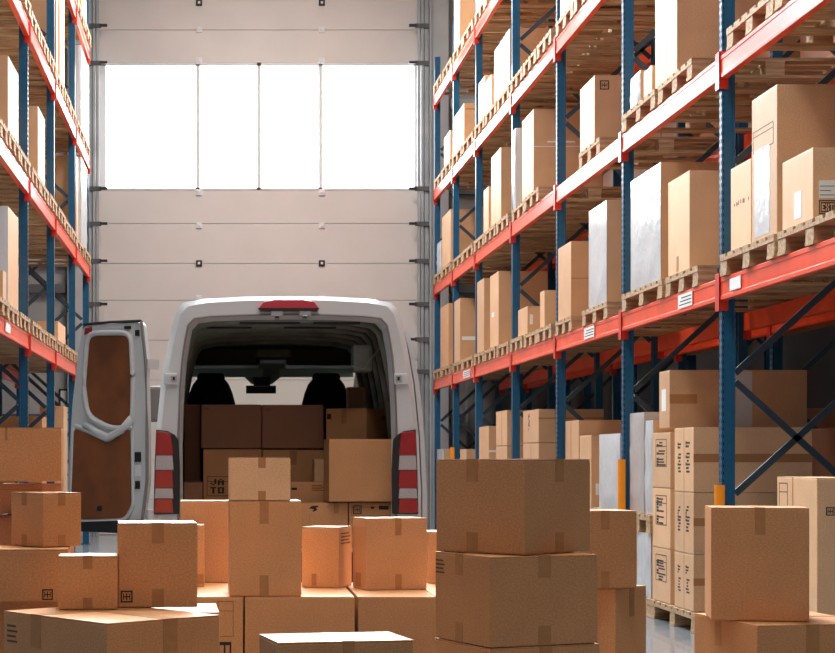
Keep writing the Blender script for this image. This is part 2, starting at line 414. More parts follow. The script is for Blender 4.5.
# ------------------------------------------------------------------ boxes
def face_mtx(face, a, b):
    # local frame of a visible face: u along the face, v up, w outward; body spans x 0..b, y 0..a
    if face == 'R': return Matrix(((1,0,0,0),(0,0,-1,0),(0,1,0,0),(0,0,0,1)))            # (u, v, w) -> (u, -w, v)
    return Matrix(((0,0,-1,0),(-1,0,0,a),(0,1,0,0),(0,0,0,1)))                            # L face: u from far-left end to corner
def mk_patch(mb, mt, u0, v0, u1, v1, m, t=.0012, base=0):
    mb.box((u0, v0, base), (u1, v1, base+t), m, mt)
def carton_mesh(a, b, h, mat, seams=True, open_gap=0):
    mb = MB(); mb.box((0,0,0),(b,a,h-.006),mat)
    o = mb
    bm = bmesh.new()
    return mb
def glyphs(mb, mt, u, v, w, h, m, n=4, seed=1):
    rg = random.Random(seed); n *= 3; cw = w/n
    for i in range(n):
        if rg.random() < .75: mk_patch(mb, mt, u+i*cw, v+h*rg.random()*.2, u+(i+.35+.4*rg.random())*cw, v+h*(.55+.45*rg.random()), 'ink_b', .0008)
FONT = {'A': ['.#.','#.#','###','#.#','#.#'], 'J': ['..#','..#','..#','#.#','.#.'], 'O': ['###','#.#','#.#','#.#','###'], 'E': ['###','#..','##.','#..','###'], 'T': ['###','.#.','.#.','.#.','.#.'], 'X': ['#.#','#.#','.#.','#.#','#.#']}
def word(mb, mt, u, v, w, h, s, m):
    cw = w/len(s)
    for i, ch in enumerate(s):
        for r_, row in enumerate(FONT[ch]):
            for c, q in enumerate(row):
                if q == '#':
                    x = u+i*cw+c*cw*.27; z = v+h-(r_+1)*h/5
                    mk_patch(mb, mt, x, z, x+cw*.27, z+h/5, m, .0022)
def decorate(o, a, b, h, tapes, marks, wrap, tm='tape', tw=None):
    tw = tw or min(.06, max(.035, .13*min(b, a)))
    for tspec in tapes:
        face = tspec[0]; pos = float(tspec[1:]) if len(tspec) > 1 else .5
        if face == 'T':        # tape over the lid seam only
            mb = MB(); mb.box((b*pos-tw/2,.0,h),(b*pos+tw/2,a,h+.0008),tm); mb.build('packing_tape', o); continue
        ln = b if face in 'Rr' else a
        mt = face_mtx(face.upper(), a, b); u = ln*pos; d = min(.12, h*.24)
        mb = MB(); mk_patch(mb, mt, u-tw/2, h-d, u+tw/2, h-.0005, tm)
        if face.upper() == 'R': mb.box((u-tw/2,-.001,h),(u+tw/2,a,h+.0010),tm)
        else:
            y = a-u; mb.box((-.001,y-tw/2,h),(b,y+tw/2,h+.0013),tm)
        mb.build('packing_tape', o)
        if face.isupper():
            mb = MB(); mk_patch(mb, mt, u-tw/2, .0005, u+tw/2, d*.92, tm); mb.build('packing_tape', o)
    for mk in marks:
        face, kind, u, v, w, hh = mk[:6]; ln = b if face == 'R' else a; mt = face_mtx(face, a, b)
        u, w = u*ln, w*ln; v, hh = v*h, hh*h
        mb = MB(); nm = 'printed_mark'
        if kind == 'icon':
            hh = w
            t = min(w, hh)*.12
            for q in ((u,v,u+w,v+t),(u,v+hh-t,u+w,v+hh),(u,v,u+t,v+hh),(u+w-t,v,u+w,v+hh)): mk_patch(mb, mt, *q, 'ink')
            mk_patch(mb, mt, u+w*.2, v+hh*.44, u+w*.8, v+hh*.54, 'ink', .0014); mk_patch(mb, mt, u+w*.45, v+hh*.22, u+w*.55, v+hh*.78, 'ink', .0010); mk_patch(mb, mt, u+w*.2, v+hh*.24, u+w*.28, v+hh*.76, 'ink', .0012); mk_patch(mb, mt, u+w*.72, v+hh*.24, u+w*.8, v+hh*.76, 'ink', .0012)
        elif kind == 'outline':
            t = min(w, hh)*.03
            for q in ((u,v,u+w,v+t),(u,v+hh-t,u+w,v+hh),(u,v,u+t,v+hh),(u+w-t,v,u+w,v+hh),(u,v+hh*.72,u+w,v+hh*.72+t)): mk_patch(mb, mt, *q, 'ink_b')
        elif kind == 'lines':
            for j in range(4): mk_patch(mb, mt, u, v+hh*(j*.27), u+w*(1-.13*(j%2)), v+hh*(j*.27+.1), 'ink_b')
        elif kind == 'text': glyphs(mb, mt, u, v, w, hh, 'ink', mk[6] if len(mk) > 6 else 4, int(u*977+v*31+a*100))
        elif kind == 'word': word(mb, mt, u, v, w, hh, mk[6], 'ink')
        elif kind == 'vtext':     # sideways print: stacked rows
            rg = random.Random(int(a*1000+h*77))
            n = 9
            for j in range(n):
                z = v+hh*j/n
                if rg.random() < .8: mk_patch(mb, mt, u+w*rg.random()*.3, z, u+w*(.55+.45*rg.random()), z+hh/n*.55, 'ink')
                if rg.random() < .5: mk_patch(mb, mt, u, z, u+w*.22, z+hh/n*.8, 'ink', .0010)
        elif kind == 'bars':
            for j in range(3): mk_patch(mb, mt, u+w*j*.4, v, u+w*(j*.4+.12), v+hh, 'ink')
            mk_patch(mb, mt, u, v+hh*.85, u+w*.92, v+hh, 'ink', .0014)
        elif kind == 'swoosh':
            pts = [(0,.55),(.3,.95),(1,1),(1,.8),(.75,.62),(.9,.3),(.45,0),(.35,.12),(.55,.35),(.3,.5),(.1,.45)]
            poly = [mt @ Vector((u+x*w, v+y*hh, 0)) for x, y in pts]; nrm = (mt.to_3x3() @ Vector((0,0,1)))*.001
            mb.prism(poly, nrm, 'ink')
        elif kind == 'solid': mk_patch(mb, mt, u, v, u+w, v+hh, 'ink')
        elif kind in ('label', 'paper', 'shiny'):
            nm = 'paper_label' if kind != 'shiny' else 'film_window'; mk_patch(mb, mt, u, v, u+w, v+hh, 'film' if kind == 'shiny' else 'paper')
            if kind == 'label':
                for j in range(4): mk_patch(mb, mt, u+w*.08, v+hh*(.15+j*.2), u+w*(.9-.17*(j%3)), v+hh*(.19+j*.2), 'ink', .0018)
        elif kind == 'ext':
            nm = 'printed_label'; mk_patch(mb, mt, u, v, u+w, v+hh*.42, 'ink'); mk_patch(mb, mt, u+w*.06, v+hh*.04, u+w*.94, v+hh*.38, 'card_p', .0016)
            mk_patch(mb, mt, u+w*.1, v+hh*.06, u+w*.9, v+hh*.36, 'ink', .0019); word(mb, mt, u+w*.16, v+hh*.1, w*.76, hh*.22, 'EXT', 'card_p')
            mk_patch(mb, mt, u, v+hh*.48, u+w, v+hh, 'paper')
            for j in range(3): mk_patch(mb, mt, u+w*.06, v+hh*(.56+j*.13), u+w*(.94-.2*(j%2)), v+hh*(.58+j*.13), 'ink', .0018)
        elif kind == 'band':
            nm = 'packing_tape'; mk_patch(mb, mt, u, v, u+w, v+hh, 'tape_l', .001)
        elif kind == 'seam':
            nm = 'flap_seam'; mk_patch(mb, mt, u, v, u+w, v+hh, 'tape_l', .001)
        mb.build(nm, o)
    if wrap:
        mat = 'film' if wrap in (1, 'L', 'LR') else 'film_g'
        for face in ('L', 'R'):
            if wrap == 'L' and face == 'R': continue
            if wrap == 1 and face == 'R': continue
            ln = b if face == 'R' else a; mt = face_mtx(face, a, b); mb = MB()
            n = 7; rg = random.Random(int(a*999+h*99)); vs = []; fs = []
            for i in range(n+1):
                for j in range(9):
                    vs.append(mt @ Vector((ln*i/n, h*j/8, .003+(rg.random()*.020 if 0 < i < n and 0 < j < 8 else 0))))
            for i in range(n):
                for j in range(8): fs.append((i*9+j, (i+1)*9+j, (i+1)*9+j+1, i*9+j+1))
            k = len(vs); vs += [mt @ Vector((ln*i/n, h*j/8, .001)) for i in range(n+1) for j in range(9)]
            fs += [tuple(k+q for q in f[::-1]) for f in fs[:]]
            mb.add(vs, fs, mat); mb.build('stretch_film', o, smooth=True, fix=False)

def carton(corner, th, a, b, h, label, mat='card', tapes=(), marks=(), wrap=0, group=None, name='cardboard_box', cat='box', lid=True, tm='tape', tw=None):
    """corner: near lower corner (x,y,z); th in degrees; a along the left face, b along the right face."""
    mb = MB()
    j = lambda: random.uniform(-.0015, .0015)
    hb = h-.004
    mb.box((0,0,0),(b,a,hb),mat)
    # lid flaps: two panels with a thin seam between them
    g = .0018
    if b >= a: fl = [((.001,.001,hb),(b-.001,a/2-g,h)), ((.001,a/2+g,hb),(b-.001,a-.001,h))]
    else: fl = [((.001,.001,hb),(b/2-g,a-.001,h)), ((b/2+g,.001,hb),(b-.001,a-.001,h))]
    o = mb.build(name, bevel=min(.006, h*.03), segs=2)
    for lo, hi in fl:
        q = MB(); q.box(lo, hi, mat); q.build('lid_flap', o)
    c, s = math.cos(math.radians(th)), math.sin(math.radians(th))
    o.location = corner; o.rotation_euler = (0, 0, math.atan2(c, s))
    decorate(o, a, b, h, tapes, marks, wrap, tm, tw)
    tag(o, label, cat, group)
    return o
def img_box(Y, pl, pc, pr, yt, yb, th, label, a=None, b=None, zb=None, zt=None, **kw):
    c, s = math.cos(math.radians(th)), math.sin(math.radians(th))
    x0 = (pc-CX)*Y/F
    if a is None: a = (x0-(pl-CX)*Y/F)/(c+(pl-CX)*s/F)
    if b is None: b = ((pr-CX)*Y/F-x0)/(s-(pr-CX)*c/F)
    z0 = W(0,yb,Y).z if zb is None else zb
    z1 = W(0,yt,Y).z if zt is None else zt
    return carton((x0, Y, z0), th, a, b, z1-z0, label, **kw)

FG = 'cartons stacked in front of the van'
G = .0025
# right-hand foreground stack
z3 = .621
img_box(5.93, 434.5, 490, 600, None, None, 68, 'bottom brown carton of the big right-of-centre stack, mostly below the frame', zb=0.001, zt=z3, tapes=('R',), group=FG)
img_box(5.93, 435, 490, 598, 0, 0, 68, 'wide brown carton with small stamp, middle of the big right-of-centre stack', zb=z3+G, zt=.931, tapes=('L.45','R.5'), marks=(('L','lines',.02,.76,.16,.17),), group=FG)
img_box(6.0, 436, 524.5, 590.5, 0, 0, 45, 'big brown taped carton on top of the big right-of-centre stack', zb=.931+G, zt=1.262, tapes=('L.42','R.52'), group=FG)
img_box(7.05, 585, 615.5, 646.5, 0, 0, 46, 'brown carton standing on the floor right of the big central stack', zb=.001, zt=.742, a=.3, tapes=('r.52',), group=FG)
img_box(7.0, 560, 573.5, 637, 511, 0, 84, 'small brown carton perched right behind the big central stack', zb=.742+G, a=.25, tapes=('R.5',), group=FG)
# right corner
img_box(7.29, 694, 757, 880, 625.6, 0, 80, 'large brown carton lying in the bottom right corner of the picture', zb=.001, tapes=('L.4','R.45'), group=FG)
img_box(7.5, 705.5, 711, 809.5, 507.5, 0, 101, 'square brown carton with one tape strip, front right, before the rack', zb=.569+G, a=.33, tapes=('r.5',), group=FG)
img_box(9.66, 777, 817, 870, 478, 0, 90, 'tall pale carton on the floor at the right edge, beside the rack', zb=.001, mat='card_p', group=FG,
        marks=(('L','outline',.06,.80,.22,.17),('L','outline',.72,.02,.2,.3),('R','icon',.17,.82,.16,.10),('L','seam',.4,0,.02,1)))
# bottom centre
img_box(5.0, 259, 277.6, 413.5, 642.7, 0, 79, 'flat-topped carton at the bottom edge, centre left, nearest the camera', zb=.001, tapes=('R.52',), group=FG)
# left foreground
ztL = .700
img_box(6.0, 3.5, 107, 219.5, 0, 0, 50, 'very wide brown carton filling the bottom left corner of the picture', zb=.001, zt=ztL, tapes=('L.33','R.55'), marks=(('L','lines',.04,.84,.10,.10),), group=FG, tw=.065)
img_box(6.52, 58, 117.5, 120, 556, 0, -3, 'small square taped carton on the wide bottom left carton, left of two', zb=ztL+G, b=.2, mat='card', tapes=('L.5',), group=FG)
img_box(6.62, 118.3, 197.5, 200, 523, 0, -4, 'cube carton with black corner icon on the wide bottom left carton', zb=ztL+G, b=.29, tapes=('L.5',), marks=(('L','icon',.03,.06,.15,.14),), group=FG, tw=.045)
img_box(6.86, -40, 68, 75, 0, 0, -3, 'brown carton with small black stamp at left edge under the taped cube', zb=ztL+G, zt=.909, b=.30, marks=(('L','icon',.76,.04,.10,.16),), group=FG)
img_box(6.95, 11, 43, 81.5, 0, 0, 50, 'cube carton showing two taped sides at the left, corner towards camera', zb=.909+G, zt=1.127, tapes=('L.42','R.48'), group=FG)
carton((-.41, 7.02, .001), 0, .82, 1.05, ztL-.003, 'broad low carton hidden behind the bottom left stack, only a lid sliver showing', group=FG)
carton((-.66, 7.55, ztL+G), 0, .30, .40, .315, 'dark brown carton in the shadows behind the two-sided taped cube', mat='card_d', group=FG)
img_box(7.5, 0, 42, 61.5, 484, 0, 35, 'carton with loosely folded lid under the long left-edge carton', zb=ztL+.32+G, a=.30, marks=(('L','band',.0,.80,1,.02),), group=FG)
img_box(7.45, -70, 61.5, 66, 427.5, 481.5, -3, 'long brown carton at the left edge, topmost, level with the van door', b=.3, zb=None, tapes=(), marks=(('L','band',.57,.76,.018,.24),), group=FG)
# centre: base layer
zb0 = .550
carton(W(243.2,0,9.0)*Vector((1,1,0)) if False else (W(243.2,0,9.0).x, 9.0, .001), 0, .50, 1.35, zb0, 'low carton with outlined panel and arrows, left in the base layer', marks=(('L','outline',.74,.63,.16,.33),('L','bars',.74,.38,.15,.2)), group=FG)
carton((W(244.4,0,9.0).x+.002, 9.0, .001), 90, 1.05, .565, zb0, 'large plain carton in the middle of the base layer behind the bottom one', group=FG)
carton((W(358,0,9.0).x, 9.0, .001), 90, 1.05, .80, zb0, 'large plain carton in base layer, left of the big stack', group=FG)
img_box(8.1, 140, 219.5, 225, 0, 0, -2, 'low pale-lidded carton beside the outlined-panel one, behind the bottom left carton', zb=.001, zt=.552, b=.5, mat='card_p', group=FG)
zu = zb0+G
img_box(9.02, 226, 229.5, 301.5, 501, 0, 89, 'tall taped carton in the centre, carrying a smaller carton on top', zb=zu, a=.36, tapes=('R.48',), group=FG)
zt_ = W(0,501,9.02).z+G
img_box(9.02, 228, 229.7, 290.5, 457.6, 0, 89, 'small taped carton on top of the tall centre carton', zb=zt_, a=.30, tapes=('R.53',), group=FG, mat='card_p')
img_box(9.58, 301.5, 339, 352, 527.5, 0, 21, 'orange-brown carton with printed side in the centre, right of the tall one', zb=zu, mat='card_o', marks=(('L','band',.27,.03,.13,.20),('R','lines',.15,.72,.7,.2),), group=FG)
img_box(9.42, 352.5, 365.8, 427, 518.5, 0, 77, 'square taped carton before the van, left of the big stack', zb=zu, mat='card_o', tapes=('R.53',), marks=(('L','band',.25,.03,.4,.2),), group=FG)
img_box(9.95, 420, 428, 470, 532, 0, 90, 'orange-brown carton partly hidden behind the big stack, near the tail lamp', zb=zu, a=.3, mat='card_o', group=FG)
img_box(9.72, 160, 204.5, 207, 525, 0, -2, 'narrow-looking carton half hidden behind the black-icon cube carton', zb=zu, b=.2, mat='card_o', tapes=('l.1',), marks=(('L','band',.82,.04,.16,.16),), group=FG)
img_box(10.0, 180, 229.5, 232, 501, 0, -1, 'orange-brown carton below the van opening, left of the tall centre carton', zb=zu, b=.28, mat='card_o', group=FG)

# ------------------------------------------------------------------ van
VX, Yv = .495, 12.85
van = empty('delivery_van', (VX, Yv, 0)); tag(van, 'white delivery van parked with its loaded rear open towards the camera', 'van')
vinv = Matrix.Translation(-van.location)
def vp(mb, name, parent=None, **kw):
    o = mb.build(name, **kw); o.parent = parent or van
    if parent is None: o.matrix_parent_inverse = vinv
    return o
OUT = [(.95,.42),(.985,.62),(.985,1.0),(.965,1.44),(.93,1.8),(.885,2.06),(.852,2.22),(.815,2.35),(.765,2.405),(.62,2.432),(.32,2.448),(0,2.453)]
OPN = [(.80,.60),(.80,.75),(.80,1.1),(.80,1.45),(.79,1.75),(.77,2.0),(.752,2.12),(.73,2.235),(.685,2.285),(.56,2.302),(.28,2.312),(0,2.315)]
def loop(pts, Y, dx=0, dz=0):
    a = [Vector((VX-(h-dx), Y, z-(dz if z > 1.3 else 0))) for h, z in pts]
    return a+[Vector((2*VX-p.x, p.y, p.z)) for p in a[:-1][::-1]]
def strip(mb, A, B, m, skip=()):
    k = len(A); vs = A+B
    mb.add(vs, [(i, i+1, k+i+1, k+i) for i in range(k-1) if i not in skip], m)
def remap(pts, zt, wf=1.0):
    r = []
    for h, z in pts:
        if z > 1.2: z = 1.2+(z-1.2)*(zt-1.2)/(2.453-1.2) if zt > 1.2 else .42+(1.2-.42)*(zt-.42)/.78
        elif zt < 1.2: z = .42+(z-.42)*(zt-.42)/.78
        r.append((h*wf, z))
    return r
ST = [(13.0, 2.453, 1), (14.2, 2.453, 1), (15.6, 2.453, 1), (16.5, 2.45, 1), (17.25, 2.36, .985), (18.15, 1.50, .96), (18.6, 1.22, .92), (18.85, .95, .86), (18.9, .5, .84)]
body = MB()
R0 = loop(OUT, Yv, .035, .03); R1 = loop(OUT, Yv+.035)
OP = loop(OPN, Yv-.004); OP2 = loop(OPN, Yv+.09, .03, .03)
strip(body, OP, R0, 'van'); strip(body, R0, R1, 'van'); 
prev = R1
for i, (Y, zt, wf) in enumerate(ST):
    cur = loop(remap(OUT, zt, wf), Y)
    sk = set()
    if i == 4: sk = {3,4,5, 16,17,18}     # cab side windows
    if i == 5: sk = set(range(6, 16))     # windscreen
    strip(body, prev, cur, 'van', sk)
    if i == 4: sideA = (prev, cur)
    if i == 5: screen = (prev, cur)
    prev = cur
body.add(prev, [tuple(range(len(prev)))], 'van')
# rear sill and underside
body.box((VX-.785,Yv,.48),(VX+.785,Yv+.1,.60),'van')
vb = vp(body, 'body', smooth=True, fix=False)
es = vb.modifiers.new('split', 'EDGE_SPLIT'); es.split_angle = math.radians(38)
g = MB(); strip(g, *screen, 'wglass', set(range(0,6)) | set(range(16,22))); vp(g, 'windscreen', fix=False)
g = MB(); strip(g, *sideA, 'wglass', set(range(22))-{3,4,5,16,17,18}); vp(g, 'side_window', fix=False)
g = MB(); strip(g, OP, OP2, 'van'); vp(g, 'door_jamb')
g = MB(); g.tube([p+Vector((0,-.004,0)) for p in OP], .008, 'rubber', 6); vp(g, 'door_seal')
# lining
ln = MB(); prev = OP2
for i, (Y, zt, wf) in enumerate(ST[:5]):
    cur = loop(remap(OUT, zt, wf), Y, .075 if i < 4 else .05, .11 if i < 4 else .08)
    if i == 0: cur = loop(OUT, 13.05, .075, .11)
    strip(ln, prev, cur, 'liner', {3,4,5,16,17,18} if i == 4 else ()); prev = cur
vp(ln, 'interior_lining', smooth=True, fix=False)
f = MB(); f.box((VX-.9,Yv+.02,.56),(VX+.9,17.9,.60),'liner'); vp(f, 'load_floor')
RB = [p for p in OUT if p[1] > .9]
for Y in (13.35, 13.8, 14.25, 14.75, 15.3, 15.9):     # body ribs inside roof and sides
    pts = loop(RB, Y, .10, .135); r_ = MB(); r_.tube(pts, .028, 'liner', 6); vp(r_, 'body_rib', smooth=True)
for Y, x0, x1 in ((13.05,-.35,.1),(13.05,.2,.55),(13.5,-.6,-.25),(13.5,.0,.4)):
    r_ = MB(); r_.box((VX+x0,Y,2.262),(VX+x1,Y+.07,2.275),'black'); vp(r_, 'roof_slot')
s_ = MB(); s_.box((VX-.78,16.3,2.12),(VX-.12,16.9,2.30),'black'); s_.box((VX+.12,16.3,2.12),(VX+.78,16.9,2.30),'black'); s_.box((VX-.2,16.3,2.17),(VX+.2,16.9,2.30),'liner'); vp(s_, 'overhead_shelf', bevel=.03)
for sx in (-1, 1):
    v_ = MB(); v_.box((VX+sx*.44-.36,17.0,2.045),(VX+sx*.44+.36,17.03,2.13),'visor'); vp(v_, 'sun_visor', bevel=.01)
    # seats
    xc = VX+sx*.52-.02 if sx > 0 else VX-.58
    st = MB()
    prof = [(.255,.85),(.27,1.3),(.25,1.62),(.235,1.74),(.205,1.86),(.17,1.95),(.13,2.0),(.0,2.015)]
    rows = []
    for y_, k_ in ((16.42,.9),(16.36,1.0),(16.50,1.0),(16.56,.9)): pass
    for h_, z_ in prof:
        rows.append([Vector((xc-h_,16.42,z_)),Vector((xc-h_*.8,16.34,z_)),Vector((xc+h_*.8,16.34,z_)),Vector((xc+h_,16.42,z_)),Vector((xc+h_*.8,16.54,z_)),Vector((xc-h_*.8,16.54,z_))])
    vs = [v for r_ in rows for v in r_]; fs = []
    for i in range(len(rows)-1):
        for j in range(6): fs.append((i*6+j, i*6+(j+1)%6, (i+1)*6+(j+1)%6, (i+1)*6+j))
    fs.append(tuple(range(6))); st.add(vs, fs, 'fabric')
    st.box((xc-.26,16.5,.6),(xc+.26,17.05,.95),'fabric'); seat = vp(st, 'seat', smooth=True)
    hr = MB(); hr.box((xc-.13,16.36,1.86),(xc+.13,16.50,2.055),'fabric'); vp(hr, 'headrest', bevel=.04, segs=3)
d_ = MB(); d_.box((VX-.85,17.35,.9),(VX+.85,18.0,1.45),'black'); vp(d_, 'dashboard', bevel=.05)
m_ = MB(); a, b_ = W(246,385.5,17.15), W(276,393.5,17.15); m_.box((a.x,17.13,b_.z),(b_.x,17.17,a.z),'black'); m_.box(((a.x+b_.x)/2-.012,17.14,a.z),((a.x+b_.x)/2+.012,17.16,2.2),'black'); 
vp(m_, 'rear_view_mirror', bevel=.006)
m_ = MB(); m_.prism([W(px,py,17.05) for px, py in ((222,357),(305,357),(292,368),(272,384),(252,384),(236,368))], (0,.12,0), 'liner'); vp(m_, 'roof_console', bevel=.01)
m_ = MB(); m_.prism([W(px,py,17.0) for px, py in ((253,377),(271,377),(270,386),(254,386))], (0,.1,0), 'black'); vp(m_, 'mirror_foot', bevel=.006)
h_ = MB()
pts = [W(px,py,13.6) for px, py in ((350,343),(356,352),(366,372),(372,362),(385,347))]
h_.box((W(352,0,13.6).x,13.5,W(0,372,13.6).z),(W(372,0,13.6).x,13.75,W(0,345,13.6).z),'liner'); vp(h_, 'rear_heater_duct', bevel=.03)
h_ = MB(); h_.tube([W(352,366,13.4),W(364,368,13.4),W(382,345,13.4)], .007, 'silver', 6); vp(h_, 'grab_wire')
# tail lamps
def vpoly(px, Y): return [W(x, y, Y) for x, y in px]
for side in (0, 1):
    def mx(x): return x if side == 0 else 572.0-x
    hs = [(156.0,429.5),(168,431),(175,435),(178.5,440),(180,470),(179.5,514),(153.5,514.5),(154.5,470)]
    mb = MB(); mb.prism([W(mx(x), y, Yv-.02) for x, y in hs], (0,.05,0), 'black'); lamp = vp(mb, 'tail_lamp', bevel=.006)
    for (y0, y1, mt_) in ((431,455,'red_lens'),(455.5,470,'clear_lens'),(470.5,488,'red_lens'),(488.5,498.5,'clear_lens'),(499,513,'red_lens')):
        def xi(y): return 170.5 if y < 436 else 172.5
        x0 = 156.5-(y0-430)*.02; x1 = 156.5-(y1-430)*.03
        mb = MB(); mb.prism([W(mx(x), y, Yv-.035) for x, y in ((x0,y0),(xi(y0),y0+(1.5 if y0 < 432 else 0)),(173.5,y1),(x1,y1))], (0,.03,0), mt_)
        vp(mb, 'lamp_lens', parent=lamp, bevel=.004)
    # hinge blocks
    for y0, y1 in ((373,384.5),):
        xs = sorted((mx(164), mx(178))); p0, p1 = W(xs[0],y1,Yv-.03), W(xs[1],y0,Yv-.03)
        mb = MB(); mb.box((p0.x,Yv-.04,p0.z),(p1.x,Yv+.06,p1.z),'van'); hb_ = vp(mb, 'door_hinge', bevel=.01)
        xm = W(mx(174),0,Yv).x; mb = MB(); mb.box((xm-.022,Yv-.047,p0.z+.02),(xm+.022,Yv-.039,p1.z-.02),'silver'); mb.box((xm-.008,Yv-.049,p0.z+.03),(xm+.008,Yv-.046,p1.z-.03),'black'); vp(mb, 'hinge_pin', parent=hb_)
# high brake lamp and camera under it
mb = MB(); mb.prism(vpoly([(258,309),(264,301.5),(275,299.5),(303,299.5),(314,301.5),(319.5,309)], Yv-.05), (0,.12,0), 'brake_lens'); bl = vp(mb, 'brake_lamp', bevel=.006)
mb = MB(); mb.prism(vpoly([(258,308),(319.5,308),(317,311),(261,311)], Yv-.055), (0,.12,0), 'black'); vp(mb, 'lamp_base', parent=bl)
for px in (277, 305):
    p = W(px, 313.5, Yv-.03); mb = MB(); mb.box((p.x-.045,Yv-.05,p.z-.02),(p.x+.045,Yv+.02,p.z+.02),'silver'); mb.box((p.x-.02,Yv-.06,p.z-.045),(p.x+.02,Yv+.0,p.z-.015),'black'); vp(mb, 'plate_lamp', bevel=.005)
mb = MB(); mb.box((VX-.98,Yv-.14,.33),(VX+.98,Yv+.08,.575),'black'); vp(mb, 'rear_bumper', bevel=.03)
mb = MB(); mb.box((VX-.95,18.85,.3),(VX+.95,19.05,.75),'black'); vp(mb, 'front_bumper', bevel=.03)
for sx in (-1, 1):
    for Y in (14.0, 17.7):
        mb = MB(); n = 28; R = .275
        xw = VX+sx*.86
        for (r0, x0, x1, m_) in ((R, -.11, .11, 'black'), (.17, -.115, .115, 'silver')):
            c0 = [Vector((xw+x0, Y+math.cos(2*math.pi*i/n)*r0, R+.002+math.sin(2*math.pi*i/n)*r0)) for i in range(n)]
            mb.prism(c0, (x1-x0,0,0), m_)
        vp(mb, 'wheel')
    # side mirrors
    p = W(150.5, 406, 17.6) if sx < 0 else W(413, 406, 17.6)
    xm = VX+sx*1.12
    mb = MB(); mb.box((xm-.1,17.5,1.62),(xm+.1,17.62,1.98),'rubber'); mb.box((xm-sx*.22-.1,17.53,1.66),(xm-sx*.22+.1,17.57,1.72),'black'); vp(mb, 'side_mirror', bevel=.03)
# open left rear door
P0, P1 = Vector((-.548, 12.80)), Vector((-1.165, 13.32))
dd = (P1-P0); dn = dd.normalized(); back = Vector((-dn.y, dn.x)); 
if back.y < 0: back = -back
def dpt(px, py, off=0):
    k = (px-CX)/F; q0 = P0+back*off
    t = (k*q0.y-q0.x)/(dd.x-k*dd.y); q = q0+dd*t
    return Vector((q.x, q.y, H+(CY-py)*q.y/F))
bk = Vector((back.x, back.y, 0))
def rounded(pts, r, n=5):
    out = []; k = len(pts)
    for i in range(k):
        p = Vector(pts[i]); a = Vector(pts[i-1]); c = Vector(pts[(i+1)%k])
        u, v = (a-p), (c-p); rr_ = min(r, u.length*.45, v.length*.45); u.normalize(); v.normalize()
        A, B = p+u*rr_, p+v*rr_
        for j in range(n+1):
            t = j/n; out.append(A*(1-t)**2+p*2*t*(1-t)+B*t*t)
    return out
dr = MB(); outl = rounded([(84,325),(141.5,321.5),(145,360),(146.5,430),(146.5,480),(140.5,531),(66,526),(68,470),(72,405),(78,350)], 6)
dr.prism([dpt(x, y) for x, y in outl], bk*.055, 'van'); dro = vp(dr, 'rear_door', bevel=.008)
def on(mb, poly, off, th_, m_):
    mb.prism([dpt(x, y, off) for x, y in poly], bk*th_, m_)
up_ = rounded([(90,335),(129,334.5),(131.5,380),(130.5,424),(112,426),(90,414),(86,385)], 9)
lo_ = rounded([(74,428),(88,434),(108,443),(130,428),(131,505),(124,518),(70,520)], 5)
for pl_ in (up_, lo_):
    mb = MB(); on(mb, pl_, -.004, .0035, 'hard'); vp(mb, 'hardboard_panel', parent=dro)
for pl_, r_ in ((rounded([(88,333),(131,332.5),(133.5,380),(132.5,427),(112,429),(88,417),(84,385)], 10), .022), (rounded([(73,424),(88,431),(108,440),(132,424),(133.5,507),(126,521),(69,523)], 6), .014)):
    mb = MB(); mb.tube([dpt(x, y, -.003) for x, y in pl_], r_, 'van', 8, closed=True); vp(mb, 'door_moulding', parent=dro, smooth=True)
mb = MB(); mb.tube([dpt(x, y, -.005) for x, y in ((85,424),(97,432),(109,437),(122,430),(132,418))], .03, 'van', 8); vp(mb, 'door_moulding', parent=dro, smooth=True)
mb = MB(); mb.tube([dpt(x, y, -.003) for x, y in ((84,324.5),(112,322),(141,321))], .011, 'black', 6); mb.tube([dpt(x, y, .0) for x, y in ((141.5,321),(145.5,360),(147,430),(147,480),(141,530))], .012, 'rubber', 6); vp(mb, 'door_weatherstrip', parent=dro)
mb = MB(); on(mb, [(71,512+10),(140,512+8),(139,534),(69,531)], -.03, .04, 'black'); vp(mb, 'door_sill_trim', parent=dro)
mb = MB(); on(mb, [(85,328),(91,327),(90,333),(84,335)], -.015, .02, 'red_lens'); vp(mb, 'door_reflector', parent=dro)
for (x0, y0, x1, y1, m_) in ((134.5,452,140,462,'black'),(135,481,139,489,'black'),(134.5,465,139.5,476,'paper'),(135,330,138.5,336,'black'),(124,326,130,329,'black')):
    mb = MB(); on(mb, [(x0,y0),(x1,y0),(x1,y1),(x0,y1)], -.012, .014, m_); vp(mb, 'latch_plate', parent=dro)
mb = MB(); on(mb, [(97,506),(101,506),(101,511),(97,511)], -.012, .01, 'black'); vp(mb, 'panel_knob', parent=dro)
for z in (1.95, .85):
    q = P0; mb = MB(); mb.bar((q.x+.01, q.y+.03, z), (-.46, 12.875, z), .05, .07, 'van'); vp(mb, 'hinge_arm', parent=dro)
# right rear door folded back along the flank
mb = MB(); prf = [(.985,.62),(.985,1.0),(.965,1.44),(.93,1.8),(.885,2.06),(.852,2.2)]
pin = [(VX+h+.018, Yv+.12, z) for h, z in prf]; pot = [(VX+h+.052, Yv+.12, z) for h, z in prf][::-1]
k = len(pin)
q = [Vector(p) for p in pin+pot]; n2 = len(q); vs = q+[p+Vector((0,.76,0)) for p in q]
fs = [(i, (i+1)%n2, n2+(i+1)%n2, n2+i) for i in range(n2)]
for i in range(k-1):
    fs.append((i, i+1, n2-2-i, n2-1-i)); fs.append((n2+i, n2+n2-1-i, n2+n2-2-i, n2+i+1))
mb.add(vs, fs, 'van'); dr2 = vp(mb, 'rear_door')

